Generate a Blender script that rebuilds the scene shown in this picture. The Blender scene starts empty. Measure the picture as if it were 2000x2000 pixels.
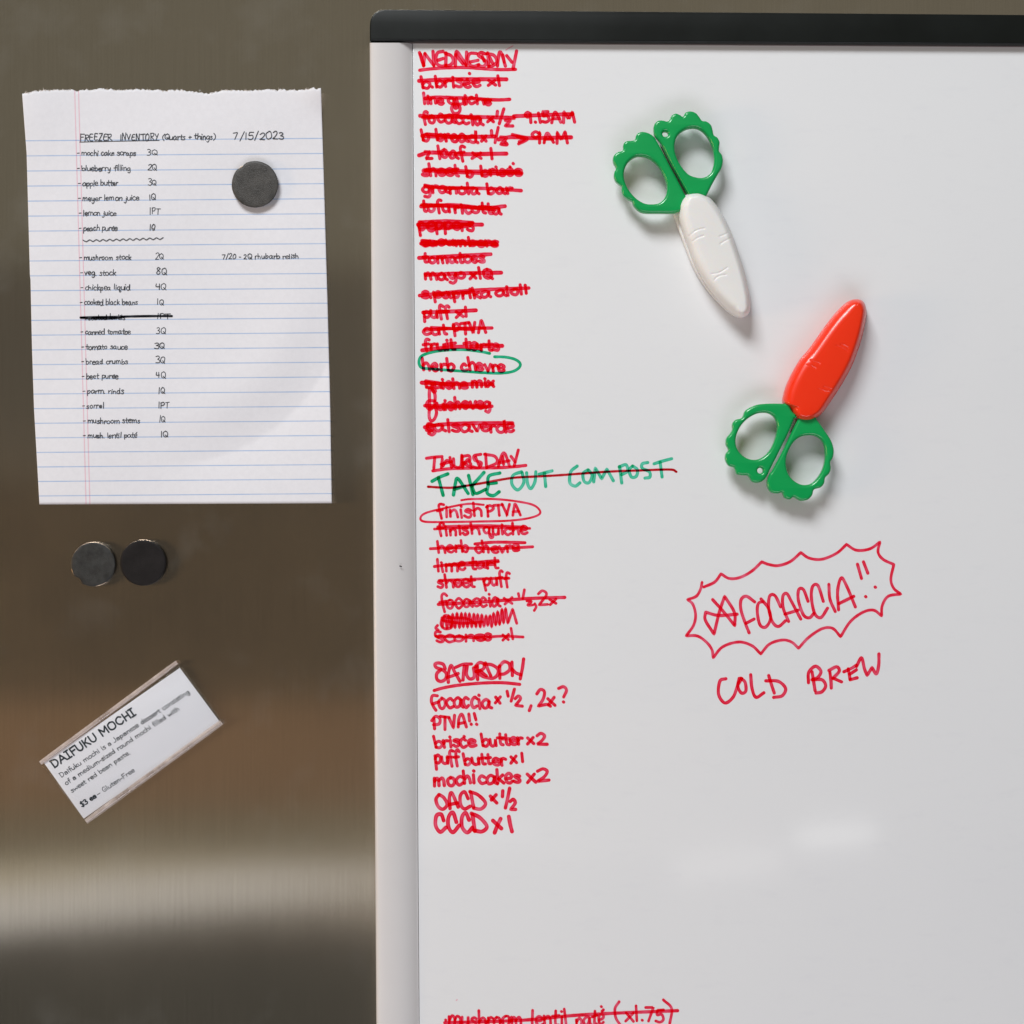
import bpy, bmesh, math, random
from mathutils import Vector, noise
random.seed(7)
R = math.radians
C = bpy.context.scene.collection
scene = bpy.context.scene

# ------------------------------------------------------------------ camera, world, lamps
S = 0.00035          # metres on the door per photo pixel (2000 px wide photo)
D = 1.0              # camera to door
ZC = 1.45            # height of the view axis above the floor
cam_d = bpy.data.cameras.new('camera'); cam = bpy.data.objects.new('camera', cam_d); C.objects.link(cam)
cam.location = (0, -D, ZC); cam.rotation_euler = (R(90), 0, 0)
cam_d.sensor_width = 36; cam_d.lens = 36 * D / (2000 * S); cam_d.clip_end = 50; cam_d.clip_start = .01
scene.camera = cam
w = bpy.data.worlds.new('World'); scene.world = w; w.use_nodes = True
bgn = w.node_tree.nodes['Background']; bgn.inputs[0].default_value = (.75, .66, .56, 1); bgn.inputs[1].default_value = .085
scene.view_settings.view_transform = 'Standard'; scene.view_settings.look = 'None'
scene.view_settings.exposure = 0; scene.view_settings.gamma = 1
scene.cycles.transparent_max_bounces = 24
scene.cycles.max_bounces = 8

def lamp(name, loc, target, sx, sy, rad, col):
    """soft rectangular lamp; rad = radiance"""
    L = bpy.data.lights.new(name, 'AREA'); L.shape = 'RECTANGLE'; L.size = sx; L.size_y = sy
    L.energy = rad * math.pi * sx * sy; L.color = col
    o = bpy.data.objects.new(name, L); C.objects.link(o)
    o.location = loc; d = Vector(target) - Vector(loc)
    o.rotation_euler = d.to_track_quat('-Z', 'Y').to_euler()
    return o
# main soft window light, high and a little to the left
lamp('window_light', (-1.25, -2.75, ZC + 3.15), (.05, 0, ZC), 1.75, 1.25, 24.2, (.94, .972, 1.0))
# added wide fill lamp, low in front, to lift the lower half
lamp('low_fill_lamp', (.1, -2.3, ZC - 2.5), (.1, 0, ZC-.2), 3.2, 1.2, 3.5, (.91, .91, 1.0))
# warm lamp far to the left
lamp('warm_lamp', (-2.3, -.75, ZC - .25), (0, 0, ZC), .45, .7, 11.0, (1.0, .64, .32))
# added lamp panels, unseen, standing in for the room the steel mirrors
lamp('upper_reflection_panel', (0, -2.6, ZC + 1.45), (0, 0, ZC + 1.45), 4.2, 1.7, .150, (.95, .90, .72))
lamp('mid_reflection_panel', (0, -2.6, ZC + .33), (0, 0, ZC + .33), 4.2, .5, .07, (.95, .86, .70))
lamp('brown_reflection_panel', (-.95, -2.6, ZC - .60), (-.95, 0, ZC - .60), 2.4, .27, .165, (1.0, .56, .30))
lamp('yellow_reflection_panel', (-.6, -2.6, ZC - .78), (-.6, 0, ZC - .78), 2.6, .17, .15, (1.0, .84, .55))
TILT = .10
lamp('base_reflection_panel', (-.8, -2.6, ZC - 1.27), (-.8, 0, ZC - 1.27), 2.6, .36, .032, (.85, 1.0, 1.0))  # added dim panel for the lowest strip of steel
lamp('column_reflection_panel', (-.41, -2.6, ZC + .35), (-.41, 0, ZC + .35), .13, 1.9, .26, (1.0, .70, .40))  # added strip lamp for a warm column in the steel beside the board
for nm, x, wd, z, ht, rad, col in (('band_reflection_upper', -1.35, 2.0, -.905, .07, .62, (1.0, .91, .66)), ('band_reflection', -1.35, 2.0, -.995, .105, .86, (.95, .96, 1.0)), ('band_reflection_warm', .05, .8, -.895, .18, .33, (1.0, .84, .66)),  # added panels for the bright band low in the steel
                                   ('board_glint_panel', .66, .27, -.905, .055, 4.0, (1.0, .99, .95)), ('board_glint_panel_faint', .30, .36, -1.0, .09, 1.6, (1.0, .93, .88))):  # added small panels that put glints on the board
    l = lamp(nm, (x, -2.6, ZC + z), (x, 0, ZC + z), wd, ht, rad, col); l.rotation_euler.rotate_axis('Z', TILT)

# ------------------------------------------------------------------ helpers
def W(x, y, h=0.0):
    """photo pixel -> point at height h above the steel door"""
    k = (D - h) / D
    return Vector(((x - 1000) * S * k, -h, ZC + (1000 - y) * S * k))

def link(name, me, mat=None, parent=None, label=None):
    o = bpy.data.objects.new(name, me); C.objects.link(o)
    if mat is not None and not me.materials: me.materials.append(mat)
    if parent is not None: o.parent = parent
    if label: o['label'] = label
    return o
def tag(o, label, cat, group=None):
    o['label'] = label; o['category'] = cat
    if group: o['group'] = group
    return o
def empty(name, loc):
    o = bpy.data.objects.new(name, None); C.objects.link(o); o.location = loc; o.empty_display_size = .02
    return o
def to_local(me, parent):
    off = parent.location
    for v in me.vertices: v.co -= off
def smooth(me, ang=None):
    for p in me.polygons: p.use_smooth = True
    if ang is not None: me.set_sharp_from_angle(angle=R(ang))

def cr(pts, step=1.2, closed=False):
    """Catmull-Rom through points; a repeated point makes a corner"""
    segs = []; cur = [pts[0]]
    for p in pts[1:]:
        if math.hypot(p[0]-cur[-1][0], p[1]-cur[-1][1]) < 1e-6:
            if len(cur) > 1: segs.append(cur)
            cur = [p]
        else: cur.append(p)
    if len(cur) > 1: segs.append(cur)
    if not segs: return [pts[0]]
    out = []
    for sg in segs:
        n = len(sg)
        for i in range(n if closed else n-1):
            if closed:
                p0, p1, p2, p3 = sg[(i-1)%n], sg[i], sg[(i+1)%n], sg[(i+2)%n]
            else:
                p1, p2 = sg[i], sg[i+1]
                p0 = sg[i-1] if i else (2*p1[0]-p2[0], 2*p1[1]-p2[1])
                p3 = sg[i+2] if i+2 < n else (2*p2[0]-p1[0], 2*p2[1]-p1[1])
            L = math.hypot(p2[0]-p1[0], p2[1]-p1[1]); k = max(1, int(math.ceil(L/step)))
            for j in range(k):
                t = j/k; a = []
                for c in (0, 1):
                    a.append(.5*((2*p1[c]) + (-p0[c]+p2[c])*t + (2*p0[c]-5*p1[c]+4*p2[c]-p3[c])*t*t + (-p0[c]+3*p1[c]-3*p2[c]+p3[c])*t**3))
                out.append(tuple(a))
        if not closed: out.append(tuple(sg[-1]))
    return out

# ------------------------------------------------------------------ materials
def new_mat(name):
    m = bpy.data.materials.new(name); m.use_nodes = True
    nt = m.node_tree; b = nt.nodes['Principled BSDF']
    return m, nt, b
def N(nt, kind, **kw):
    n = nt.nodes.new(kind)
    for k, v in kw.items(): setattr(n, k, v)
    return n
def ramp(nt, src, stops):
    r = N(nt, 'ShaderNodeValToRGB'); nt.links.new(src, r.inputs[0])
    e = r.color_ramp.elements
    while len(e) < len(stops): e.new(.5)
    for k, (p, c) in enumerate(stops):
        e[k].position = p; e[k].color = c if len(c) == 4 else (*c, 1)
    return r.outputs[0]
def objcoord(nt, scale):
    tc = N(nt, 'ShaderNodeTexCoord'); mp = N(nt, 'ShaderNodeMapping'); mp.inputs['Scale'].default_value = scale
    nt.links.new(tc.outputs['Object'], mp.inputs['Vector']); return mp.outputs[0]
def noise_tex(nt, vec, scale, detail=4, rough=.5):
    n = N(nt, 'ShaderNodeTexNoise'); n.inputs['Scale'].default_value = scale
    n.inputs['Detail'].default_value = detail; n.inputs['Roughness'].default_value = rough
    nt.links.new(vec, n.inputs['Vector']); return n.outputs['Fac']

def steel():
    m, nt, b = new_mat('brushed_steel')
    b.inputs['Metallic'].default_value = 1
    grain = noise_tex(nt, objcoord(nt, (900, 1, 14)), 1.0, 6, .65)
    fine = noise_tex(nt, objcoord(nt, (3200, 1, 60)), 1.0, 3, .7)
    smudge = noise_tex(nt, objcoord(nt, (1, 1, 1)), 9.0, 7, .62)
    col = ramp(nt, grain, [(.3, (.59, .54, .46)), (.7, (.65, .597, .513))])
    mx = N(nt, 'ShaderNodeMix', data_type='RGBA', blend_type='MULTIPLY'); mx.inputs[0].default_value = 1
    nt.links.new(col, mx.inputs[6]); nt.links.new(ramp(nt, smudge, [(.3, (.93, .93, .93)), (.72, (1.0, 1.0, 1.0))]), mx.inputs[7])
    nt.links.new(mx.outputs[2], b.inputs['Base Color'])
    mr = N(nt, 'ShaderNodeMapRange'); mr.inputs['From Min'].default_value = .3; mr.inputs['From Max'].default_value = .75
    mr.inputs['To Min'].default_value = .17; mr.inputs['To Max'].default_value = .20
    nt.links.new(smudge, mr.inputs[0]); nt.links.new(mr.outputs[0], b.inputs['Roughness'])
    b.inputs['Anisotropic'].default_value = 1.0
    cx = N(nt, 'ShaderNodeCombineXYZ'); cx.inputs[0].default_value = 1
    nt.links.new(cx.outputs[0], b.inputs['Tangent'])
    bp = N(nt, 'ShaderNodeBump'); bp.inputs['Strength'].default_value = .035; bp.inputs['Distance'].default_value = .0004
    nt.links.new(fine, bp.inputs['Height']); nt.links.new(bp.outputs[0], b.inputs['Normal'])
    # thin film of grease and dust: specks and faint wipes
    dif = N(nt, 'ShaderNodeBsdfDiffuse'); dif.inputs[0].default_value = (.5, .5, .48, 1)
    specks = N(nt, 'ShaderNodeTexVoronoi'); specks.inputs['Scale'].default_value = 42
    nt.links.new(objcoord(nt, (1, 1, 1)), specks.inputs['Vector'])
    sp = ramp(nt, specks.outputs['Distance'], [(.0, (.9, .9, .9)), (.045, (0, 0, 0))])
    wn = N(nt, 'ShaderNodeTexWhiteNoise'); nt.links.new(specks.outputs['Position'], wn.inputs['Vector'])
    gate = ramp(nt, wn.outputs['Value'], [(.86, (0, 0, 0)), (.95, (1, 1, 1))])
    mm = N(nt, 'ShaderNodeMath', operation='MULTIPLY'); nt.links.new(sp, mm.inputs[0]); nt.links.new(gate, mm.inputs[1])
    wipe = ramp(nt, noise_tex(nt, objcoord(nt, (1, 1, 1)), 16.0, 6, .6), [(.55, (0, 0, 0)), (.82, (.08, .08, .08))])
    ad = N(nt, 'ShaderNodeMath', operation='ADD'); nt.links.new(mm.outputs[0], ad.inputs[0]); nt.links.new(wipe, ad.inputs[1])
    ad2 = N(nt, 'ShaderNodeMath', operation='ADD'); ad2.inputs[1].default_value = .004; nt.links.new(ad.outputs[0], ad2.inputs[0])
    ms = N(nt, 'ShaderNodeMixShader'); out = nt.nodes['Material Output']
    nt.links.new(ad2.outputs[0], ms.inputs[0]); nt.links.new(b.outputs[0], ms.inputs[1]); nt.links.new(dif.outputs[0], ms.inputs[2])
    nt.links.new(ms.outputs[0], out.inputs[0])
    return m

def plain(name, col, rough=.4, spec=.5, metal=0, var=.04, scale=60, bump=0, coat=0, sss=0, sssr=(1, .5, .3)):
    m, nt, b = new_mat(name)
    v = noise_tex(nt, objcoord(nt, (1, 1, 1)), scale, 5, .6)
    nt.links.new(ramp(nt, v, [(.3, tuple(c*(1-var) for c in col)), (.7, tuple(min(1, c*(1+var)) for c in col))]), b.inputs['Base Color'])
    mr = N(nt, 'ShaderNodeMapRange'); mr.inputs['To Min'].default_value = rough*.85; mr.inputs['To Max'].default_value = rough*1.15
    nt.links.new(v, mr.inputs[0]); nt.links.new(mr.outputs[0], b.inputs['Roughness'])
    b.inputs['Specular IOR Level'].default_value = spec; b.inputs['Metallic'].default_value = metal
    if coat: b.inputs['Coat Weight'].default_value = coat; b.inputs['Coat Roughness'].default_value = .12
    if sss:
        b.inputs['Subsurface Weight'].default_value = sss; b.inputs['Subsurface Radius'].default_value = sssr
        b.inputs['Subsurface Scale'].default_value = .003
    if bump:
        bp = N(nt, 'ShaderNodeBump'); bp.inputs['Strength'].default_value = bump; bp.inputs['Distance'].default_value = .0006
        nt.links.new(noise_tex(nt, objcoord(nt, (1, 1, 1)), scale*12, 6, .6), bp.inputs['Height']); nt.links.new(bp.outputs[0], b.inputs['Normal'])
    return m

def ink(name, T):
    """see-through film of ink: two layers absorb twice as much"""
    m = bpy.data.materials.new(name); m.use_nodes = True; nt = m.node_tree; nt.nodes.clear()
    out = N(nt, 'ShaderNodeOutputMaterial'); at = N(nt, 'ShaderNodeAttribute'); at.attribute_name = 'ink_depth'
    cc = N(nt, 'ShaderNodeCombineColor')
    for k in range(3):
        p = N(nt, 'ShaderNodeMath', operation='POWER'); p.inputs[0].default_value = T[k]
        nt.links.new(at.outputs['Fac'], p.inputs[1]); nt.links.new(p.outputs[0], cc.inputs[k])
    tr = N(nt, 'ShaderNodeBsdfTransparent'); nt.links.new(cc.outputs[0], tr.inputs[0]); nt.links.new(tr.outputs[0], out.inputs[0])
    return m

def clear_plastic(name, tint, gl, rough, highlight_col=None):
    m = bpy.data.materials.new(name); m.use_nodes = True; nt = m.node_tree; nt.nodes.clear()
    out = N(nt, 'ShaderNodeOutputMaterial'); tr = N(nt, 'ShaderNodeBsdfTransparent'); tr.inputs[0].default_value = (*tint, 1)
    g = N(nt, 'ShaderNodeBsdfGlossy'); g.inputs['Roughness'].default_value = rough
    fr = N(nt, 'ShaderNodeLayerWeight'); pw = N(nt, 'ShaderNodeMath', operation='POWER'); pw.inputs[1].default_value = 4
    nt.links.new(fr.outputs['Facing'], pw.inputs[0])
    ad = N(nt, 'ShaderNodeMath', operation='ADD'); ad.inputs[1].default_value = gl+.035; ad.use_clamp = True
    nt.links.new(pw.outputs[0], ad.inputs[0])
    ms = N(nt, 'ShaderNodeMixShader'); nt.links.new(ad.outputs[0], ms.inputs[0]); nt.links.new(tr.outputs[0], ms.inputs[1])
    nt.links.new(g.outputs[0], ms.inputs[2])
    if highlight_col:      # diffuse tan mixed in as painted highlights on the edges
        df = N(nt, 'ShaderNodeBsdfDiffuse'); df.inputs[0].default_value = (*highlight_col, 1); m3 = N(nt, 'ShaderNodeMixShader')
        nt.links.new(ramp(nt, noise_tex(nt, objcoord(nt, (1, 1, 1)), 60, 3, .6), [(.35, (.2, .2, .2)), (.65, (.55, .55, .55))]), m3.inputs[0])
        nt.links.new(ms.outputs[0], m3.inputs[1]); nt.links.new(df.outputs[0], m3.inputs[2]); nt.links.new(m3.outputs[0], out.inputs[0])
    else: nt.links.new(ms.outputs[0], out.inputs[0])
    return m

def ruled_paper():
    """white pad paper; v of the UV map counts ruled lines, u is the width in pixels"""
    m, nt, b = new_mat('ruled_paper'); b.inputs['Roughness'].default_value = .75; b.inputs['Specular IOR Level'].default_value = .25
    uv = N(nt, 'ShaderNodeUVMap'); uv.uv_map = 'UVMap'; sx = N(nt, 'ShaderNodeSeparateXYZ'); nt.links.new(uv.outputs[0], sx.inputs[0])
    def mth(op, a, bb=None, cl=False):
        n = N(nt, 'ShaderNodeMath', operation=op); n.use_clamp = cl
        if isinstance(a, (int, float)): n.inputs[0].default_value = a
        else: nt.links.new(a, n.inputs[0])
        if bb is not None:
            if isinstance(bb, (int, float)): n.inputs[1].default_value = bb
            else: nt.links.new(bb, n.inputs[1])
        return n.outputs[0]
    rr = mth('ABSOLUTE', mth('SUBTRACT', sx.outputs[1], mth('ROUND', sx.outputs[1])))
    blue = mth('SUBTRACT', 1, mth('MULTIPLY', rr, 1/.052), True)
    ok = mth('MULTIPLY', mth('GREATER_THAN', sx.outputs[1], -.5), mth('LESS_THAN', sx.outputs[1], 24.5))
    fade = noise_tex(nt, objcoord(nt, (1, 1, 1)), 70, 3, .6)
    blue = mth('MULTIPLY', mth('MULTIPLY', blue, ok), mth('ADD', .45, mth('MULTIPLY', fade, .75)), True)
    r1 = mth('SUBTRACT', 1, mth('DIVIDE', mth('ABSOLUTE', mth('SUBTRACT', sx.outputs[0], 104.5)), 1.6), True)
    r2 = mth('SUBTRACT', 1, mth('DIVIDE', mth('ABSOLUTE', mth('SUBTRACT', sx.outputs[0], 112.0)), 1.6), True)
    red = mth('MULTIPLY', mth('MAXIMUM', r1, r2), .75)
    fib = noise_tex(nt, objcoord(nt, (1, 1, 1)), 300, 6, .7)
    base = ramp(nt, fib, [(.3, (.78, .77, .80)), (.7, (.825, .815, .845))])
    m1 = N(nt, 'ShaderNodeMix', data_type='RGBA'); nt.links.new(blue, m1.inputs[0]); nt.links.new(base, m1.inputs[6]); m1.inputs[7].default_value = (.20, .38, .68, 1)
    m2 = N(nt, 'ShaderNodeMix', data_type='RGBA', blend_type='MULTIPLY'); nt.links.new(red, m2.inputs[0]); nt.links.new(m1.outputs[2], m2.inputs[6]); m2.inputs[7].default_value = (.95, .42, .52, 1)
    nt.links.new(m2.outputs[2], b.inputs['Base Color'])
    bp = N(nt, 'ShaderNodeBump'); bp.inputs['Strength'].default_value = .12; bp.inputs['Distance'].default_value = .0008
    nt.links.new(noise_tex(nt, objcoord(nt, (1, 1, 1)), 30, 5, .55), bp.inputs['Height']); nt.links.new(bp.outputs[0], b.inputs['Normal'])
    return m

def board_mat():
    m, nt, b = new_mat('whiteboard_enamel')
    v = noise_tex(nt, objcoord(nt, (1, 1, 1)), 5, 5, .55)
    # old wiped marker leaves faint grey ghosts
    gh = noise_tex(nt, objcoord(nt, (3, 1, 9)), 14, 6, .7)
    c1 = ramp(nt, v, [(.3, (.79, .795, .805)), (.7, (.805, .81, .815))])
    mx = N(nt, 'ShaderNodeMix', data_type='RGBA', blend_type='MULTIPLY'); mx.inputs[0].default_value = 1
    nt.links.new(c1, mx.inputs[6]); nt.links.new(ramp(nt, gh, [(.30, (.98, .98, .985)), (.45, (1, 1, 1))]), mx.inputs[7])
    nt.links.new(mx.outputs[2], b.inputs['Base Color'])
    b.inputs['Roughness'].default_value = .10; b.inputs['Specular IOR Level'].default_value = .55
    bp = N(nt, 'ShaderNodeBump'); bp.inputs['Strength'].default_value = .006; bp.inputs['Distance'].default_value = .001
    nt.links.new(noise_tex(nt, objcoord(nt, (1, 1, 1)), 22, 3, .5), bp.inputs['Height']); nt.links.new(bp.outputs[0], b.inputs['Normal'])
    return m

M = dict(
    steel=steel(), board=board_mat(), paper=ruled_paper(),
    black=plain('black_plastic', (.006, .0078, .0072), .34, .28, scale=25, var=.2),
    black_gap=plain('black_gap', (.006, .006, .006), .6, .3),
    lip=plain('grey_lip', (.16, .13, .13), .5, .4),
    rail=plain('white_rail_plastic', (.715, .685, .672), .30, .5, var=.015, scale=20),
    green=plain('green_plastic', (.002, .36, .085), .26, .5, var=.03, scale=40, coat=.3),
    radish=plain('white_plastic', (.87, .855, .825), .38, .45, var=.012, scale=40, sss=.35, sssr=(1, .75, .5)),
    carrot=plain('orange_red_plastic', (1.0, .038, .006), .30, .5, var=.02, scale=40, coat=.25, sss=.25, sssr=(1, .2, .05)),
    blade=plain('blade_steel', (.6, .59, .57), .22, .5, metal=1),
    ferrite=plain('grey_ferrite', (.052, .048, .043), .42, .45, var=.4, scale=150, bump=.5),
    ferrite2=plain('dark_ferrite', (.012, .010, .010), .55, .22, var=.3, scale=120, bump=.35),
    ferrite3=plain('scratched_ferrite', (.026, .027, .026), .38, .42, var=.5, scale=180, bump=.6),
    rim=plain('worn_glint_metal', (.72, .55, .42), .3, .5, metal=1, var=.3, scale=300),  # pale metal for modelled rim highlights and worn spots
    card=plain('card_stock', (.80, .80, .85), .6, .3, var=.01),
    fibre=plain('paper_fibre', (.78, .70, .62), .8, .2),
    print=plain('printed_black', (.012, .022, .032), .6, .3),
    clear=clear_plastic('clear_acrylic', (.995, .995, .99), -.012, .06),
    edge=clear_plastic('acrylic_edge', (.95, .88, .84), .12, .12, (.78, .68, .63)),  # pale tan stands for the bright reflections along the edges
    red=ink('red_marker_ink', (.995, .19, .30)),
    darkred=ink('dark_red_marker_ink', (.80, .12, .16)),
    green_ink=ink('green_marker_ink', (.16, .73, .52)),
    pen=plain('black_pen_ink', (.058, .062, .072), .6, .3, var=.3, scale=200),
    toner=plain('printed_ink', (.028, .038, .048), .6, .3),
    felt=ink('black_felt_ink', (.16, .17, .19)),
)

# ------------------------------------------------------------------ ink ribbons
LEVEL = [0]
class Strokes:
    def __init__(s): s.v = []; s.f = []; s.d = []
    def add(s, pts, wid, hf, dens=1.0, step=1.2, taper=None):
        """pts in photo pixels, wid in pixels"""
        if len(pts) == 1: pts = [pts[0], (pts[0][0]+.8, pts[0][1]+.6)]
        P = cr(pts, step)
        r = wid/2
        Q = [P[0]]
        for p in P[1:]:
            if math.hypot(p[0]-Q[-1][0], p[1]-Q[-1][1]) > .3: Q.append(p)
        if len(Q) < 2: Q = [P[0], (P[0][0]+.7, P[0][1]+.3)]
        P = Q; n = len(P)
        def nd(i):
            a = P[max(0, i-1)]; b = P[min(n-1, i+1)]
            dx, dy = b[0]-a[0], b[1]-a[1]; L = math.hypot(dx, dy) or 1
            return dx/L, dy/L
        rows = []
        d0 = nd(0); d1 = nd(n-1)
        for q in (.97, .8, .45): rows.append((P[0][0]-d0[0]*r*q, P[0][1]-d0[1]*r*q, d0, r*math.sqrt(1-q*q), 1.2))
        sd = random.random()*90
        for i in range(n):
            t = i/(n-1); dd = nd(i)
            rr = r*(1+.10*noise.noise((i*step*.11, sd, 0)))
            if taper: rr *= (1-taper*t)
            e = min(i, n-1-i)*step
            den = 1.0+.25*math.exp(-(e/(wid*.5))**2)+.50*noise.noise((i*step*.06, sd, 5))
            rows.append((P[i][0], P[i][1], dd, rr, den))
        for q in (.45, .8, .97): rows.append((P[-1][0]+d1[0]*r*q, P[-1][1]+d1[1]*r*q, d1, r*math.sqrt(1-q*q), 1.2))
        LEVEL[0] = (LEVEL[0]+1) % 12
        dh = .00005+LEVEL[0]*.000018
        base = len(s.v)
        offs = (-1, -.72, 0, .72, 1); dm = (1.15, 1.10, .78, 1.10, 1.15)
        for (x, y, dd, rr, den) in rows:
            for o, m_ in zip(offs, dm):
                px, py = x-dd[1]*rr*o, y+dd[0]*rr*o
                s.v.append(W(px, py, hf(px, py)+dh)); s.d.append(max(.1, dens*den*m_))
        for i in range(len(rows)-1):
            for k in range(4):
                a = base+i*5+k; s.f.append((a, a+1, a+6, a+5))
    def build(s, name, mat, parent, label=None):
        me = bpy.data.meshes.new(name); off = parent.matrix_world.translation if False else Vector(s.origin) if hasattr(s, 'origin') else root_loc(parent)
        me.from_pydata([v-off for v in s.v], [], s.f)
        at = me.attributes.new('ink_depth', 'FLOAT', 'POINT'); at.data.foreach_set('value', s.d)
        return link(name, me, mat, parent, label)
def root_loc(o):
    v = Vector((0, 0, 0))
    while o is not None: v = v+o.location; o = o.parent
    return v

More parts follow.
